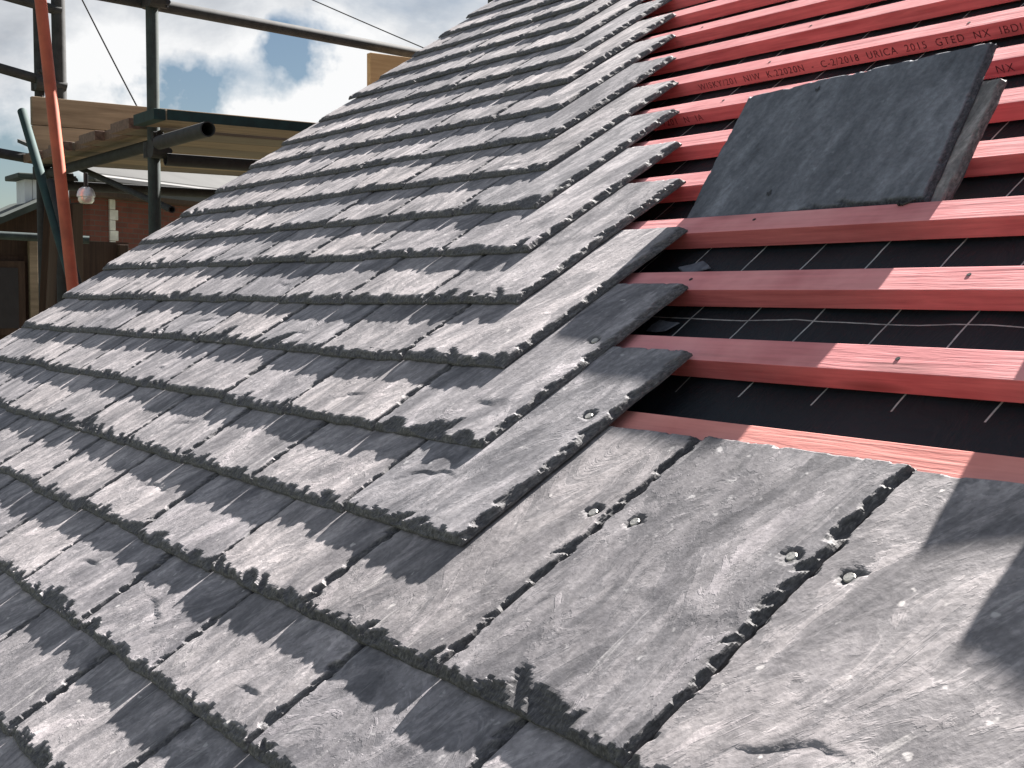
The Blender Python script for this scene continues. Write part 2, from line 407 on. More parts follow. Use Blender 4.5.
    if scars and rng.random() < 0.45:       # a thin layer has scaled away from one side of the face
        a0 = rng.normal() * 0.35; off = (0.25 + 0.5 * rng.random())
        f = (X / w - off) + a0 * (Y / l - 0.3) + 0.10 * vnoise2(X * 9, Y * 9, rng) + 0.035 * vnoise2(X * 50, Y * 22, rng) + 0.012 * vnoise2(X * 160, Y * 70, rng)
        lo = np.clip((0.20 + 0.35 * rng.random() - Y / l) / 0.05 + 0.8 * vnoise2(X * 22, Y * 30, rng), 0, 1)
        z -= face * 0.0007 * np.clip(f / 0.012, 0, 1) * lo
    z = np.maximum(z, 0.0006)
    # plan outline
    oT = n1(X, 22, 0.0022); oH = n1(X + 3, 16, 0.0012); oL = n1(Y, 18, 0.0012); oR = n1(Y + 5, 20, 0.0016)
    PX = X + oL * (1 - X / w) + oR * (X / w)
    PY = Y + oT * (1 - Y / l) + oH * (Y / l)
    nx, ny = X.shape
    top = np.stack([PX, PY, z], -1).reshape(-1, 3)
    idx = np.arange(nx * ny).reshape(nx, ny)
    F = np.stack([idx[:-1, :-1], idx[1:, :-1], idx[1:, 1:], idx[:-1, 1:]], -1).reshape(-1, 4)
    per = np.concatenate([idx[:, 0], idx[-1, 1:], idx[::-1, -1][1:], idx[0, ::-1][1:-1]])
    m = len(per); n0 = nx * ny
    bot = top[per].copy(); bot[:, 2] = 0.0
    V = np.concatenate([top, bot])
    j = np.arange(m); j2 = (j + 1) % m
    Fs = np.stack([per[j], n0 + j, n0 + j2, per[j2]], -1)
    faces = F.tolist() + Fs.tolist() + [list(range(n0 + m - 1, n0 - 1, -1))]
    me = np_mesh(name, V, faces, True, 38)
    bq = broken.reshape(-1)
    fb = np.maximum.reduce([bq[F[:, i]] for i in range(4)])
    sm = np.concatenate([fb < 0.35, np.zeros(len(Fs) + 1, bool)])
    me.polygons.foreach_set('use_smooth', sm)
    at_ = me.attributes.new('broken', 'FLOAT', 'POINT')
    at_.data.foreach_set('value', np.concatenate([bq, np.ones(m)]).astype(np.float32))
    return me

ORD = ['', 'first', 'second', 'third', 'fourth', 'fifth', 'sixth', 'seventh', 'eighth', 'ninth', 'tenth', 'eleventh', 'twelfth', 'thirteenth',
       'fourteenth', 'fifteenth', 'sixteenth', 'seventeenth', 'eighteenth', 'nineteenth', 'twentieth', 'twenty-first', 'twenty-second']

# ------------------------------------------------------------------ camera
CAM_LOC = Vector((0.88833, -0.54777, 0.32366)); FPX = 1257.484
RW = Matrix(((0.57706413, 0.81667334, 0.00645276), (0.06028545, -0.03471577, -0.99757731), (-0.81447078, 0.57605509, -0.06926674)))
cd = bpy.data.cameras.new('camera'); cam = bpy.data.objects.new('camera', cd); COL.objects.link(cam)
cd.sensor_fit = 'HORIZONTAL'; cd.sensor_width = 36.0; cd.lens = FPX / 1024 * 36.0; cd.clip_start = 0.02; cd.clip_end = 3000
mw = Matrix((RW[0], -RW[1], -RW[2])).transposed().to_4x4(); mw.translation = CAM_LOC
cam.matrix_world = mw
SC.camera = cam
def px(P):
    X = RW @ (Vector(P) - CAM_LOC)
    if X.z < 0.05: return None
    return 512 + FPX * X.x / X.z, 384 + FPX * X.y / X.z
# ------------------------------------------------------------------ laid slates
def place_slate(o, u0, v0, n0, dyaw=0.0, droll=0.0, dtilt=0.0):
    m = Matrix.Translation((u0, v0, n0)) @ Matrix.Rotation(-math.atan(S) + dtilt, 4, 'X') @ Matrix.Rotation(dyaw, 4, 'Z') @ Matrix.Rotation(droll, 4, 'Y')
    o.matrix_world = MROOF @ m
WHOLE = []
def nail(parent, x, y, z):
    bm = bmesh.new()
    bmesh.ops.create_cone(bm, cap_ends=True, segments=14, radius1=0.0050, radius2=0.0043, depth=0.0014, matrix=Matrix.Translation((x, y, z - 0.0012)) @ Matrix.Rotation(R(5), 4, 'X'))
    return bm_obj('nail_head', bm, M_NAIL, parent)
K0, K1 = -5, 20
for k in range(K0, K1 + 1):
    ur = -k * 0.5 if k >= 1 else (2.0 if k == 0 else (2.5 if k % 2 else 3.0))
    if k < 0: ur = 3.0 if k % 2 == 0 else 2.5
    us = [ur]
    end = -10.62 + rnd.uniform(-0.06, 0.06)
    while us[-1] - 1.0 > end + 0.45: us.append(us[-1] - 1.0)
    us.append(end)
    # wandering joints
    us = [us[0]] + [x + rnd.uniform(-0.035, 0.035) for x in us[1:-1]] + [us[-1]]
    row = []
    for i in range(len(us) - 1):
        u1, u0 = us[i], us[i + 1]
        gap = rnd.uniform(0.008, 0.018)
        w = (u1 - u0 - gap) * W
        c = roof((u0 + u1) / 2 * W, k * G + 0.4 * G, 0.0)
        p = px(c)
        dist = (c - CAM_LOC).length
        hid = p is None or p[0] < -130 or p[1] > 930
        if hid and k < 0: continue
        r = 0.0013 if dist < 1.45 else (0.0019 if dist < 1.9 else (0.0027 if dist < 2.6 else 0.0038))
        ri = 0.0045 if dist < 1.5 else 0.0065
        t = T * rnd.uniform(0.90, 1.0)
        hl = ()
        if k == 0 and i < 4: hl = ((w - 0.024, 0.222), (0.034, 0.220))
        if k in (1, 2) and i == 0: hl = ((w - 0.030, 0.215),)
        me = slate_mesh('roof_slate', w, L + rnd.uniform(-0.003, 0.003), t, 1000 + (k + 9) * 40 + i, r, ri, rnd.uniform(1.0, 1.5), True, hl)
        o = link('roof_slate', me, M_SLATE_NEAR if k == 0 and i < 3 else M_SLATE)
        place_slate(o, (u0 + gap / 2) * W, k * G + rnd.uniform(-0.004, 0.004), 0.0005 + abs(rnd.gauss(0, 0.0007)), rnd.uniform(-0.006, 0.006), rnd.uniform(-0.0012, 0.0012), rnd.uniform(-0.003, 0.001))
        row.append((o, i + 1, p, w, t))
    vis = [q for q in row if q[2] and -60 < q[2][0] < 1080 and -60 < q[2][1] < 830]
    for o, i, p, w, t in row:
        if k >= 1:
            if i == 1: lab = 'end slate with bare right edge, %s stepped course above the big whole slates' % ORD[k]
            else: lab = 'grey roof slate, %s from stepped end of the %s course above the whole slates' % (ORD[i], ORD[k])
            grp = 'slates laid in stepped courses'
        elif k == 0:
            if i == 1: lab = 'big whole grey slate under a dark shadow at the lower right corner'
            elif i == 2: lab = 'big whole grey slate showing from head to tail beside the shadowed corner slate'
            elif i == 3: lab = 'grey slate half covered by the lowest stepped end slate, left of the whole slates'
            else: lab = 'grey roof slate in the big whole slates\' course, %s leftward from the shadowed one' % ORD[i]
            grp = 'slates in the course of the whole slates'
        else:
            j = i
            nth = [q[1] for q in reversed(vis)]
            kk = ['', 'first', 'second', 'third', 'fourth', 'fifth'][-k]
            if i in nth: lab = 'grey slate, %s course below the whole slates, %s from the photo\'s left side' % (kk, ORD[nth.index(i) + 1])
            else: lab = 'grey slate outside the photo, %s course below the whole slates, %s from right' % (kk, ORD[i])
            grp = 'slates in the lower courses'
        tag(o, lab, 'roof slate', grp)
        if k == 0 and i <= 4:
            nail(o, w - 0.024, 0.222, t); nail(o, 0.034, 0.220, t)
        if k in (1, 2) and i == 1:
            nail(o, w - 0.030, 0.215, t)

# ------------------------------------------------------------------ membrane, battens
def sheet(name, x0, x1, y0, y1, nx, ny, fz, mat):
    V = [(x0 + (x1 - x0) * i / nx, y0 + (y1 - y0) * j / ny, fz(i, j)) for i in range(nx + 1) for j in range(ny + 1)]
    F = [(i * (ny + 1) + j, (i + 1) * (ny + 1) + j, (i + 1) * (ny + 1) + j + 1, i * (ny + 1) + j + 1) for i in range(nx) for j in range(ny)]
    me = np_mesh(name, V, F); return link(name, me, mat)
VTOP = 27 * G + L
rs = np.random.default_rng(4)
sag = rs.random((121, 181))
fe = sheet('roofing_membrane', VERGE, 9 * W, -9 * G, VTOP, 120, 180, lambda i, j: NF - 0.001 - 0.004 * abs(math.sin(i * 0.55)) - 0.0012 * sag[i, j], M_FELT)
fe.matrix_world = MROOF
tag(fe, 'black roofing membrane printed with thin white grid lines beneath the red battens', 'roofing felt')

ROWNAME = ['lowest orange-red batten along the heads of the big whole slates', 'second red batten from the bottom, a long shadow across its left half',
           'third red batten from the bottom, partly in shadow at its left', 'fourth red batten from the bottom, the loose slates standing behind it',
           'fifth red batten from the bottom, passing under the loose slates', 'sixth red batten from the bottom, just under the top edge of the loose slates',
           'seventh red batten from the bottom, faint black stamp near the slate ends', 'eighth red batten from the bottom, with a long black printed line of text']
for k in range(-7, 28):
    if k < -2: continue
    root_v = G * k + L
    bm = bmesh.new()
    x0, x1 = VERGE + 0.01, 8.6 * W
    # long box with a few cuts so it can wander a little like real timber
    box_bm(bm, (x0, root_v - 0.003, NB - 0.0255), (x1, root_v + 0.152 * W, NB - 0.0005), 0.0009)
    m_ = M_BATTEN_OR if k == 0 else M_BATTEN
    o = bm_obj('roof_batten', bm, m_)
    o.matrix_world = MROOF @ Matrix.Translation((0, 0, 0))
    if k < 0: lab = 'red batten hidden below the slates, %s under the lowest bare one' % ORD[-k]
    elif k < 8: lab = ROWNAME[k]
    else: lab = 'thin red batten high on the roof, %s above the one with the long printed text' % ORD[k - 7]
    tag(o, lab, 'roof batten', 'red roof battens')
    if 0 < k < 12:
        for r_ in range(-3, 4):
            un = r_ * 0.40 + 0.13
            if un < -k * 0.5 * W - 0.02 or un > 0.9: continue
            bm = bmesh.new(); bmesh.ops.create_cone(bm, cap_ends=True, segments=12, radius1=0.0027, radius2=0.0025, depth=0.001, matrix=Matrix.Translation((un + rnd.uniform(-.006, .006), root_v + 0.019 + rnd.uniform(-.005, .005), NB - 0.0004)))
            bm_obj('nail_head', bm, M_STEEL, o)
    if k in (6, 7):
        txts = [('WISKY/201  NIW  K.22020N  -  C-2/2018  URICA  2015  GTED  NX  IBDI', -3.32)] if k == 7 else [('7201  N  IA', -3.22), ('NX  SI', -0.56)]
        for s_, u_ in txts:
            cu = bpy.data.curves.new('t', 'FONT'); cu.body = s_; cu.size = 0.0175; cu.space_character = 1.2; cu.extrude = 0.0; cu.offset = 0.0
            to = bpy.data.objects.new('t', cu); COL.objects.link(to)
            bpy.context.view_layer.update()
            me = bpy.data.meshes.new_from_object(to.evaluated_get(bpy.context.evaluated_depsgraph_get()))
            bpy.data.objects.remove(to)
            mt = Matrix.Translation((u_ * W, root_v - 0.0034, NB - 0.0195)) @ Matrix.Rotation(R(90), 4, 'X')
            me.transform(mt)
            te = link('printed_text', me, M_INK, o)
            te['label'] = 'black text stamped along the front face of the batten'

# ------------------------------------------------------------------ loose slates leaning in the battens
def loose(u_c, wide, tall, v_foot, n_foot, tilt, yaw, seed, lab, lift=0.0, t=T * 0.95, holes=True, mat=M_SLATE_LOOSE):
    me = slate_mesh('loose_slate', wide, tall, t, seed, 0.0020, 0.006, 0.45)
    o = link('loose_slate', me, mat)
    m = Matrix.Translation((u_c, v_foot, n_foot)) @ Matrix.Rotation(tilt, 4, 'X') @ Matrix.Translation((0, 0, lift)) @ Matrix.Rotation(yaw, 4, 'Z') @ Matrix.Translation((-wide / 2, 0, 0))
    o.matrix_world = MROOF @ m
    tag(o, lab, 'loose slate', 'loose slates leaning on the battens')
    return o
TL = R(19.0)
VF = 3 * G + L + 0.168 * W
NFOOT = NB - 0.0245
fa = loose(-0.885 * W, 1.58 * W, 0.985 * W, VF, NFOOT, TL, R(3.2), 71, 'dark slate at the front of the loose pair, two nail holes, leaning on red battens', lift=0.045 * W, t=0.042 * W)
loose(-0.80 * W, 1.56 * W, 0.80 * W, VF, NFOOT, TL, R(1.0), 73, 'paler slate behind the dark loose one, only its rough right strip showing', lift=0, t=0.042 * W, mat=M_SLATE_LOOSE2)
def hole(parent, x, y, z):
    bm = bmesh.new()
    bmesh.ops.create_circle(bm, cap_ends=True, segments=9, radius=0.0042, matrix=Matrix.Translation((x, y, z)))
    for i, v in enumerate(bm.verts): v.co.x += 0.0016 * math.sin(i * 2.3); v.co.y += 0.002 * math.cos(i * 3.1)
    return bm_obj('nail_hole', bm, M_BLACK, parent)
hole(fa, 0.57 * W, 0.17 * W, 0.042 * W + 0.0006); hole(fa, 0.55 * W, 0.90 * W, 0.042 * W + 0.0006)
# slates added out of view to the right, shaped to shade the corner slate
OFFT = 27

# slate chips lying on the membrane, bent nail
def shard(u, v, size, seed, lab):
    rg = random.Random(seed)
    bm = bmesh.new()
    n = 7; pts = []
    for i in range(n):
        a = 2 * math.pi * i / n + rg.uniform(-0.25, 0.25); rr = size * rg.uniform(0.55, 1.0)
        pts.append((rr * math.cos(a) * 1.7, rr * math.sin(a)))
    lo = [bm.verts.new((x, y, 0)) for x, y in pts]; hi = [bm.verts.new((x * 0.93, y * 0.93, 0.0014 + rg.uniform(-.0004, .0004))) for x, y in pts]
    bm.faces.new(lo[::-1]); bm.faces.new(hi)
    for i in range(n): bm.faces.new((lo[i], lo[(i + 1) % n], hi[(i + 1) % n], hi[i]))
    o = bm_obj('slate_chip', bm, M_SLATE_LOOSE)
    o.matrix_world = MROOF @ Matrix.Translation((u * W, v * W, NF + 0.0025)) @ Matrix.Rotation(rg.uniform(0, 6), 4, 'Z') @ Matrix.Rotation(R(4), 4, 'X')
    tag(o, lab, 'slate chip', 'slate chips on the membrane')
shard(-1.32, 2.83, 0.022, 1, 'larger flat grey slate chip on the membrane, left, above the third batten')
shard(-1.10, 2.30, 0.017, 2, 'grey slate chip on the membrane under the end slate, above the second batten')
def bent_nail(u, v, lab):
    bm = bmesh.new()
    pts = [(-0.008, 0.002), (-0.003, -0.0015), (0.004, 0.001), (0.009, 0.0045), (0.011, 0.002)]
    for a, b in zip(pts[:-1], pts[1:]):
        a = Vector((a[0], a[1], 0.0014)); b = Vector((b[0], b[1], 0.0014)); d = b - a
        q = d.to_track_quat('Z', 'Y').to_matrix().to_4x4(); q.translation = (a + b) / 2
        bmesh.ops.create_cone(bm, cap_ends=True, segments=8, radius1=0.0014, radius2=0.0014, depth=d.length * 1.15, matrix=q)
    bmesh.ops.create_cone(bm, cap_ends=True, segments=10, radius1=0.0035, radius2=0.0035, depth=0.002, matrix=Matrix.Translation((-0.008, 0.002, 0.0022)) @ Matrix.Rotation(R(70), 4, 'Y'))
    o = bm_obj('bent_nail', bm, M_BLACK)
    o.matrix_world = MROOF @ Matrix.Translation((u * W, v * W, NB)) @ Matrix.Rotation(R(15), 4, 'Z')
    tag(o, lab, 'nail')
bent_nail(-0.17, 3.17, 'small dark bent nail lying on the fourth batten under the loose slates')

# ------------------------------------------------------------------ the house under the roof
hs = empty('house', (0, 0, GROUND)); tag(hs, 'brick house whose roof is being slated, seen as its slate verge', 'house')
def child_world(o, parent):
    o.parent = parent; o.matrix_parent_inverse = parent.matrix_world.inverted() if False else Matrix.Translation(-parent.location)
yE, zE = (-9.2 * G) * math.cos(PITCH), (-9.2 * G) * math.sin(PITCH)
yR, zR = VTOP * math.cos(PITCH), VTOP * math.sin(PITCH)
off = (NF - 0.03) / math.cos(PITCH)
yB = 2 * yR - yE
xL, xR = VERGE + 0.06, 8.8 * W
def prism(name, prof, x0, x1, mat, parent):
    bm = bmesh.new()
    a = [bm.verts.new((x0, y, z)) for y, z in prof]; b = [bm.verts.new((x1, y, z)) for y, z in prof]
    bm.faces.new(a); bm.faces.new(b[::-1])
    for i in range(len(prof)): bm.faces.new((a[i], b[i], b[(i + 1) % len(prof)], a[(i + 1) % len(prof)]))
    o = bm_obj(name, bm, mat); child_world(o, parent); return o
prism('wall', [(yE + 0.25, GROUND), (yE + 0.25, zE + off + 0.17), (yR, zR + off - 0.01), (yB - 0.25, zE + off + 0.17), (yB - 0.25, GROUND)], xL, xR, M_BRICK, hs)
prism('rear_roof_slope', [(yR, zR + off + 0.02), (yB, zE + off + 0.02), (yB, zE + off - 0.02), (yR, zR + off - 0.006)], VERGE, xR + 0.1, M_ROOFDK, hs)
vb = NB - 0.03
o = box('bargeboard', (VERGE - 0.012, -9 * G, vb - 0.17), (VERGE + 0.010, VTOP, NF - 0.012), M_DARKWOOD); o.matrix_world = MROOF; o.parent = hs; o.matrix_parent_inverse = Matrix.Translation(-hs.location)
o = box('gutter', (VERGE, yE - 0.12, zE - 0.16), (xR, yE - 0.01, zE - 0.08), M_BLACK, None, 0.02); child_world(o, hs)

# ------------------------------------------------------------------ ground
def ground_mat():
    m, nt, nd, lk, P = mat_new('ground'); tc = nd.new('ShaderNodeTexCoord')
    n1 = noise(nd, lk, tc.outputs['Object'], 0.15, 8, 0.6); n2 = noise(nd, lk, tc.outputs['Object'], 3, 6, 0.7)
    r = ramp(nd, [(0.4, (0.05, 0.075, 0.03)), (0.6, (0.13, 0.12, 0.09))]); lk.new(n1, r.inputs[0])
    r2 = ramp(nd, [(0.3, (0.7, 0.7, 0.7)), (0.7, (1.2, 1.2, 1.2))]); lk.new(n2, r2.inputs[0])
    lk.new(mixc(nd, lk, 1.0, r.outputs[0], r2.outputs[0], 'MULTIPLY'), P.inputs['Base Color']); P.inputs['Roughness'].default_value = 0.95
    return m
bm = bmesh.new(); bmesh.ops.create_grid(bm, x_segments=8, y_segments=8, size=1500)
g = bm_obj('ground', bm, ground_mat()); g.location = (0, 0, GROUND); tag(g, kind='structure')

# ------------------------------------------------------------------ scaffold beside the gable
def pole(name, p0, p1, lab, cat, mat=M_STEEL, r=0.0242, grp='scaffold tubes beside the gable', couplers=(), axis='X'):
    t = empty(name, p0); tag(t, lab, cat, grp)
    a = tube('tube', (0, 0, 0), Vector(p1) - Vector(p0), r, mat, t)
    for c in couplers: coupler(t, Vector(c) - Vector(p0), M_STEEL, axis)
    return t
pole('scaffold_pole', (-3.958, 1.170, GROUND), (-3.966, 1.166, 2.9), 'dark upright scaffold pole rising through the platform corner', 'scaffold pole', M_STEEL_G, couplers=((-3.955, 1.17, 0.885), (-3.955, 1.17, 1.46)))
pole('scaffold_pole', (-4.55, 3.16, GROUND), (-4.55, 3.16, 2.9), 'dark upright scaffold pole showing short above the top of the verge', 'scaffold pole', M_STEEL_G, couplers=())
pole('scaffold_pole', (-5.70, 1.205, GROUND), (-5.725, 1.205, 2.9), 'thin dark upright pole left of the orange tube', 'scaffold pole', M_STEEL, couplers=((-5.69, 1.2, 1.37), (-5.69, 1.2, 0.93)))
pole('scaffold_pole', (-5.655, 1.30, GROUND), (-5.68, 1.29, 2.9), 'thick dark upright pole right of the orange tube above the toe boards', 'scaffold pole', M_STEEL, r=0.034, couplers=((-5.65, 1.3, 0.9),))
pole('guard_rail', (-3.925, 0.55, 1.462), (-4.30, 3.22, 1.435), 'dark guard rail sloping across the sky to the top of the verge', 'guard rail', M_STEEL, r=0.0242)
pole('guard_rail', (-5.72, -0.9, 2.08), (-5.66, 1.30, 1.735), 'uppermost of three dark rails at the left picture edge', 'guard rail', M_STEEL)
pole('guard_rail', (-5.72, -0.9, 1.80), (-5.66, 1.32, 1.362), 'middle of three dark rails at the left picture edge', 'guard rail', M_STEEL)
pole('guard_rail', (-5.70, -0.9, 1.24), (-5.62, 1.25, 0.975), 'lowest of three dark rails at the left picture edge, beside the toe boards', 'guard rail', M_STEEL)
pole('orange_tube', (-3.70, 0.86, -0.6), (-4.02, 0.70, 2.1), 'long orange painted tube leaning in front of the scaffold', 'orange tube', M_ORANGE, r=0.0215)
pole('leaning_tube', (-4.05, 0.93, 0.15), (-5.02, 0.942, 1.135), 'dark green tube leaning behind the orange tube, capped top by the toe boards', 'leaning tube', M_TEALB, r=0.020)
pole('leaning_tube', (-4.10, 0.96, 0.15), (-4.62, 0.95, 0.80), 'thin dark grey tube leaning behind the orange tube, lower of the pair', 'leaning tube', M_STEEL, r=0.016)
pole('transom', (-3.74, 1.11, 0.888), (-3.17, 1.072, 0.876), 'transom tube under the platform with its open round end facing out', 'transom', M_STEEL, r=0.026, couplers=())
pole('transom', (-5.80, 1.225, 0.925), (-3.84, 1.225, 0.925), 'dark transom tube under the near ends of the platform boards', 'transom', M_STEEL)
pole('transom', (-5.80, 2.30, 0.925), (-3.50, 2.30, 0.925), 'transom tube under the far end of the platform', 'transom', M_STEEL)
pole('ledger', (-3.90, 1.19, 0.845), (-3.90, 4.2, 0.845), 'dark ledger tube running under the inner edge of the platform', 'ledger', M_STEEL)
pole('ledger', (-5.60, 1.19, 0.865), (-5.60, 4.2, 0.865), 'dark ledger tube running under the outer edge of the platform', 'ledger', M_STEEL)
pole('brace', (-5.55, 1.35, 0.95), (-4.0, 1.25, 0.66), 'thin brace tube sloping below the platform to the upright pole', 'brace', M_STEEL, r=0.014)
# platform boards, each a thing with its hooped end band
bx = [-3.685, -3.995, -4.225, -4.455, -4.685, -4.915, -5.145, -5.375]
bn = ['nearest the roof, teal end band', 'second from the roof', 'third from the roof', 'fourth from the roof', 'fifth from the roof', 'sixth from the roof', 'seventh from the roof', 'outermost, below the toe boards']
for i, x in enumerate(bx):
    y0 = 1.07 + [0.0, 0.01, 0.06, 0.02, 0.07, 0.015, 0.05, 0.02][i]
    wd = 0.225
    t = empty('scaffold_board', (x, y0, 0.985)); tag(t, 'weathered scaffold board of the platform, ' + bn[i], 'scaffold board', 'scaffold boards of the platform')
    box('plank', (-wd, 0.012, -0.019), (0, 3.2, 0.019), M_BOARD_DK if i % 2 else M_BOARD, t, 0.004)
    bm = bmesh.new(); box_bm(bm, (-wd - 0.0008, 0.0, -0.0202), (0.0008, 0.045, 0.0202), 0.002)
    bm_obj('end_band', bm, M_TEALB if i == 0 else M_RUST, t)
# edge strip painted teal along the inner board
box_o = box('painted_edge', (0.0012, 0.05, -0.0185), (0.004, 0.72, 0.0185), M_TEALB); box_o.parent = [o for o in COL.objects if o.get('label', '').endswith('teal end band')][0]
# toe boards
for j, (z0, z1, lab) in enumerate(((1.006, 1.150, 'lower brown toe board standing along the outer edge of the platform'), (1.153, 1.290, 'upper brown toe board standing along the outer edge of the platform'))):
    t = box('toe_board', (-5.612, 1.13 + 0.0 * j, z0), (-5.576, 4.1, z1), M_BOARD, None, 0.003); tag(t, lab, 'toe board', 'brown toe boards on the platform')
t = box('toe_board', (-4.16, 2.215, 1.245), (-4.125, 4.3, 1.405), M_BOARD_LT, None, 0.002); tag(t, 'pale new timber board end peeping over the top of the verge', 'timber board')
for (a_, b_, w_, lab) in (((-5.20, 1.02, -0.6), (-4.92, 1.04, 0.72), 0.075, 'dark weathered plank leaning behind the orange tube, wider one'), ((-5.22, 1.20, -0.6), (-5.03, 1.17, 0.74), 0.05, 'dark weathered plank leaning behind the orange tube, narrower one')):
    a_, b_ = Vector(a_), Vector(b_); dz = (b_ - a_)
    o = box('leaning_plank', (-w_, -0.015, 0), (w_, 0.015, dz.length), M_DARKWOOD, None, 0.003)
    o.rotation_mode = 'QUATERNION'; o.rotation_quaternion = dz.to_track_quat('Z', 'Y') @ Matrix.Rotation(R(55), 3, 'Z').to_quaternion(); o.location = a_
    tag(o, lab, 'plank', 'planks leaning behind the orange tube')
# silver fitting beside the orange tube
def silver():
    t = empty('silver_fitting', (-3.905, 0.885, 0.690)); tag(t, 'shiny silver round fitting hanging beside the orange tube', 'metal fitting')
    bm = bmesh.new()
    prof = [(0.0, 0.034), (0.014, 0.032), (0.024, 0.026), (0.030, 0.016), (0.033, 0.004), (0.033, -0.004), (0.029, -0.006), (0.029, -0.018), (0.022, -0.028), (0.0, -0.030)]
    seg = 20; rings = []
    for r_, z_ in prof:
        rings.append([bm.verts.new((max(r_, 0.0005) * math.cos(2 * math.pi * i / seg), max(r_, 0.0005) * math.sin(2 * math.pi * i / seg), z_)) for i in range(seg)])
    for a, b in zip(rings[:-1], rings[1:]):
        for i in range(seg): bm.faces.new((a[i], a[(i + 1) % seg], b[(i + 1) % seg], b[i]))
    bmesh.ops.remove_doubles(bm, verts=bm.verts, dist=0.0002)
    b = bm_obj('body', bm, M_SILVER, t, True)
    bm = bmesh.new(); box_bm(bm, (-0.012, -0.006, 0.030), (0.012, 0.006, 0.085), 0.003); bm_obj('bracket', bm, M_STEEL, t)
silver()
# cables
def cable(name, pts, r, lab, mat=M_CABLE):
    cu = bpy.data.curves.new('c', 'CURVE'); cu.dimensions = '3D'; sp = cu.splines.new('POLY'); sp.points.add(len(pts) - 1)
    for p_, q in zip(sp.points, pts): p_.co = (*q, 1)
    cu.bevel_depth = r; cu.bevel_resolution = 2
    ob = bpy.data.objects.new('c', cu); COL.objects.link(ob); bpy.context.view_layer.update()
    me = bpy.data.meshes.new_from_object(ob.evaluated_get(bpy.context.evaluated_depsgraph_get())); bpy.data.objects.remove(ob)
    o = link(name, me, mat); tag(o, lab, 'cable'); return o
def sagline(a, b, s, n=24):
    a, b = Vector(a), Vector(b)
    return [tuple(a.lerp(b, i / n) - Vector((0, 0, s * 4 * (i / n) * (1 - i / n)))) for i in range(n + 1)]
cable('hanging_cable', sagline((-6.50, 1.40, 2.50), (-6.06, 1.86, 1.28), 0.015), 0.0045, 'thin dark cable slanting down the sky to the platform')
cable('overhead_wire', sagline((-14.6, 3.9, 5.1), (-11.2, 9.6, 2.4), 0.05), 0.007, 'faint thin wire crossing the clouds under the guard rail')

# ------------------------------------------------------------------ neighbour brick house
A = Vector((-17.16, 4.72, 0)); B = Vector((-20.4, 10.4, 0)); d = (B - A).normalized(); nrm = Vector((d.y, -d.x, 0))   # facing this roof
if nrm.x < 0: nrm = -nrm
ln = (B - A).length + 4
nb = empty('brick_house', (A.x, A.y, GROUND)); nb.rotation_euler = (0, 0, math.atan2(d.y, d.x)); tag(nb, 'red brick neighbouring house with pale quoins, dark eaves and a pale roof', 'house')
H = 2.0 - GROUND
# local frame: x along the wall, -y or +y outward
sgn = 1 if (Matrix.Rotation(math.atan2(d.y, d.x), 3, 'Z') @ Vector((0, 1, 0))).dot(nrm) > 0 else -1
def nbox(name, x0, x1, o0, o1, z0, z1, mat, bevel=0.0):
    return box(name, (x0, min(sgn * o0, sgn * o1), z0), (x1, max(sgn * o0, sgn * o1), z1), mat, nb, bevel)
nbox('wall', 0.25, ln, -0.95, 0, 0, H - 0.30, M_BRICK)
nbox('soffit', -0.1, ln + 0.2, -0.98, 0.33, H - 0.30, H - 0.24, M_DARKWOOD)
nbox('fascia', -0.1, ln + 0.2, 0.30, 0.335, H - 0.24, H - 0.05, M_BLACK)
nbox('gutter', -0.15, ln + 0.25, 0.34, 0.47, H - 0.13, H - 0.02, M_BLACK, 0.03)
for i in range(24):
    wq = 0.17 if i % 2 else 0.115
    nbox('quoin', 0.62, 0.62 + wq, -0.05, 0.025, H - 0.30 - (i + 1) * 0.15, H - 0.305 - i * 0.15, M_QUOIN, 0.006)
nbox('window_surround', 3.05, 3.25, -0.05, 0.03, H - 1.8, H - 0.55, M_QUOIN, 0.006)
def slope(name, x0, x1, o0, z0, o1, z1, th, mat):
    bm = bmesh.new(); vs = []
    for x in (x0, x1):
        vs.append([bm.verts.new((x, sgn * o0, z0)), bm.verts.new((x, sgn * o1, z1)), bm.verts.new((x, sgn * o1, z1 - th)), bm.verts.new((x, sgn * o0, z0 - th))])
    a, b = vs; bm.faces.new(a); bm.faces.new(b[::-1])
    for i in range(4): bm.faces.new((a[i], b[i], b[(i + 1) % 4], a[(i + 1) % 4]))
    return bm_obj(name, bm, mat, nb)
def hip(name, a, b, c, d_):
    bm = bmesh.new(); tp = [bm.verts.new((x, sgn * o_, z)) for x, o_, z in (a, b, c, d_)]; bt = [bm.verts.new((x, sgn * o_, z - 0.05)) for x, o_, z in (a, b, c, d_)]
    bm.faces.new(tp); bm.faces.new(bt[::-1])
    for i in range(4): bm.faces.new((tp[i], bt[i], bt[(i + 1) % 4], tp[(i + 1) % 4]))
    return bm_obj(name, bm, M_ROOFGREY, nb)
hip('roof', (-0.1, 0.40, H), (ln + 0.2, 0.40, H), (ln + 0.2, -1.0, H + 0.52), (-0.1, -1.0, H + 0.52))

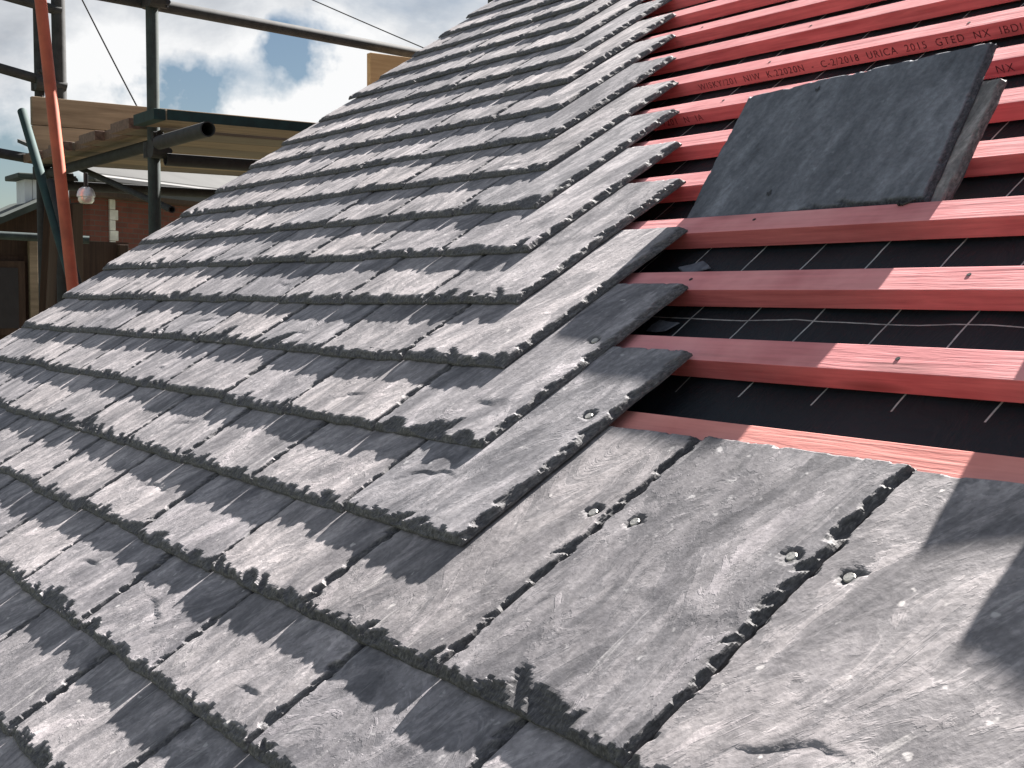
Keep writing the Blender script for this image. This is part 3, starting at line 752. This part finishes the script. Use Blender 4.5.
# ------------------------------------------------------------------ dark timber outbuilding at the far left
C0 = Vector((-8.75, 0.9, GROUND))
sh = empty('timber_outbuilding', C0); sh.rotation_euler = (0, 0, 0); tag(sh, 'dark brown timber outbuilding with a sloping felt roof, at the left picture edge', 'outbuilding')
h0 = 0.72 - GROUND
box('wall', (-0.8, -3.0, 0), (0, 1.75, h0), M_DARKWOOD, sh)
def prism_l(name, prof, x0, x1, mat, parent):
    bm = bmesh.new()
    a = [bm.verts.new((x0, y, z)) for y, z in prof]; b = [bm.verts.new((x1, y, z)) for y, z in prof]
    bm.faces.new(a); bm.faces.new(b[::-1])
    for i in range(len(prof)): bm.faces.new((a[i], b[i], b[(i + 1) % len(prof)], a[(i + 1) % len(prof)]))
    return bm_obj(name, bm, mat, parent)
pr = [(-2.0, 0.70), (-0.6, 0.74), (0.4, 0.80), (0.75, 0.86), (1.0, 0.98), (1.10, 1.03), (1.22, 1.0), (1.22, 0.95), (1.08, 0.97), (0.72, 0.80), (0.3, 0.745), (-0.6, 0.70), (-2.0, 0.66)]
prism_l('roof', [(y, z - GROUND) for y, z in pr], -0.9, 0.35, M_ROOFDK, sh)
prism_l('gable', [(y, z - GROUND - 0.012) for y, z in pr[8:]] + [(-2.0, h0 + 0.001 + 0), (1.2, h0 + 0.001)][::-1][:0] + [(-2.0, 0.60 - GROUND), (1.22, 0.60 - GROUND)][:2], -0.7, 0.004, M_DARKWOOD, sh)
box('corner_post', (0.003, 1.00, 0), (0.06, 1.06, h0), M_BOARD, sh, 0.004)
box('corner_post', (0.003, 1.66, 0), (0.06, 1.73, h0 - 0.02), M_DARKWOOD, sh, 0.004)
box('rail', (0.003, -2.0, -0.14 - GROUND), (0.05, 1.0, -0.09 - GROUND), M_BOARD_DK, sh, 0.004)
for yy in (-0.1, 0.55):
    f = box('window', (0.003, yy, 0.02 - GROUND), (0.045, yy + 0.42, 0.56 - GROUND), M_DARKWOOD, sh, 0.003)
    box('pane', (0.0455, yy + 0.05, 0.07 - GROUND), (0.05, yy + 0.37, 0.51 - GROUND), M_BLACK, f)
wb = empty('white_vent_box', (-9.05, 2.02, 1.0)); tag(wb, 'small white boarded turret with a dark cap above the outbuilding roof', 'roof turret')
for i in range(3): box('board', (-0.12, -0.085 + i * 0.058, -0.12), (0.12, -0.03 + i * 0.058, 0.175), M_WHITEB, wb, 0.004)
box('cap', (-0.2, -0.15, 0.176), (0.2, 0.2, 0.215), M_ROOFDK, wb, 0.01)
pole('guard_rail', (-7.05, 0.6, 0.685), (-6.75, 1.75, 0.645), 'grey rail crossing in front of the dark timber outbuilding', 'guard rail', M_STEEL_G, r=0.024)

# ------------------------------------------------------------------ unseen slates added at the right, outline fitted to the corner shadow
loose(1.31 * W, 0.92 * W, 0.72 * W, 2 * G + L + 0.17 * W, NFOOT, R(30), R(-11), 81, 'smaller slate added to shade the corner, beyond the right side of the photo', lift=-T)
loose(2.11 * W, 1.40 * W, 1.13 * W, 2 * G + L + 0.17 * W, NFOOT, R(30), R(8), 82, 'larger slate added to shade the corner, beyond the right side of the photo', lift=-2.05 * T)

# ------------------------------------------------------------------ light
SUN_R = Vector((-0.12, 1.0, 0.094)).normalized()
sun_dir = (M3 @ SUN_R).normalized()
elev = math.asin(sun_dir.z); az = math.atan2(sun_dir.x, sun_dir.y)
sd = bpy.data.lights.new('sun', 'SUN'); sd.energy = 28.0; sd.angle = R(0.5); sd.color = (1.0, 0.955, 0.90)
so = bpy.data.objects.new('sun', sd); COL.objects.link(so)
so.rotation_euler = sun_dir.to_track_quat('Z', 'Y').to_euler(); so.location = sun_dir * 30

w = bpy.data.worlds.new('World'); SC.world = w; w.use_nodes = True
nt = w.node_tree; nd = nt.nodes; lk = nt.links
bg = nd['Background']; STR = 0.076; bg.inputs['Strength'].default_value = STR
sky = nd.new('ShaderNodeTexSky'); sky.sky_type = 'NISHITA'; sky.sun_disc = False
sky.sun_elevation = elev; sky.sun_rotation = az; sky.air_density = 1.0; sky.dust_density = 0.3; sky.ozone_density = 1.0
tc = nd.new('ShaderNodeTexCoord'); gv = tc.outputs['Generated']
nz = nd.new('ShaderNodeTexNoise'); nz.inputs['Scale'].default_value = 16; nz.inputs['Detail'].default_value = 5; nz.inputs['Roughness'].default_value = 0.6; lk.new(gv, nz.inputs['Vector'])
vm1 = nd.new('ShaderNodeVectorMath'); vm1.operation = 'MULTIPLY_ADD'; lk.new(nz.outputs['Color'], vm1.inputs[0]); vm1.inputs[1].default_value = (0.11, 0.11, 0.07); lk.new(gv, vm1.inputs[2])
vm2 = nd.new('ShaderNodeVectorMath'); vm2.operation = 'SUBTRACT'; lk.new(vm1.outputs[0], vm2.inputs[0]); vm2.inputs[1].default_value = (0.055, 0.055, 0.035)
gvd = vm2.outputs[0]
mp = mapping(nd, lk, gv, (1, 1, 1.9)); 
n1 = noise(nd, lk, mp, 3.1, 7, 0.56, 0.35); n2 = noise(nd, lk, mp, 7.5, 6, 0.6, 0.3)
def blob(px_, py_, rad, amp):
    dvec = (RW.transposed() @ Vector(((px_ - 512) / FPX, (py_ - 384) / FPX, 1.0))).normalized()
    v = nd.new('ShaderNodeVectorMath'); v.operation = 'DISTANCE'; lk.new(gvd, v.inputs[0]); v.inputs[1].default_value = dvec
    mr = nd.new('ShaderNodeMapRange'); mr.interpolation_type = 'SMOOTHSTEP'; mr.inputs['From Min'].default_value = rad; mr.inputs['From Max'].default_value = 0.0; mr.inputs['To Min'].default_value = 0.0; mr.inputs['To Max'].default_value = amp
    lk.new(v.outputs['Value'], mr.inputs[0]); return mr.outputs[0]
cov = math_node(nd, lk, 'ADD', math_node(nd, lk, 'ADD', n1, -0.10), blob(200, 60, 0.75, 0.26))
for b in ((195, 95, 0.062, -0.62), (288, 64, 0.066, -0.60), (5, 195, 0.085, -0.50), (235, 30, 0.06, 0.2), (330, 105, 0.07, 0.15), (240, 110, 0.05, 0.15)):
    cov = math_node(nd, lk, 'ADD', cov, blob(*b))
cov = math_node(nd, lk, 'ADD', cov, math_node(nd, lk, 'MULTIPLY_ADD', n2, 0.22, -0.11))
cr = ramp(nd, [(0.30, (0, 0, 0)), (0.56, (1, 1, 1))]); lk.new(cov, cr.inputs[0])
br = n2
for b in ((335, 100, 0.12, 0.42), (238, 95, 0.09, 0.40), (50, 165, 0.09, 0.25), (105, 85, 0.075, 0.42), (240, 5, 0.08, -0.12)):
    br = math_node(nd, lk, 'ADD', br, blob(*b))
cl = ramp(nd, [(0.30, (0.47, 0.50, 0.545)), (0.52, (0.69, 0.715, 0.75)), (0.74, (0.97, 0.975, 0.98))]); lk.new(br, cl.inputs[0])
clb = mixc(nd, lk, 1.0, cl.outputs[0], (1 / STR, 1 / STR, 1 / STR), 'MULTIPLY')
lk.new(mixc(nd, lk, cr.outputs[0], sky.outputs[0], clb), bg.inputs['Color'])

SC.view_settings.view_transform = 'Standard'; SC.view_settings.look = 'None'; SC.view_settings.exposure = 0; SC.view_settings.gamma = 1
SC.render.engine = 'CYCLES'
SC.render.resolution_x = 1024; SC.render.resolution_y = 768
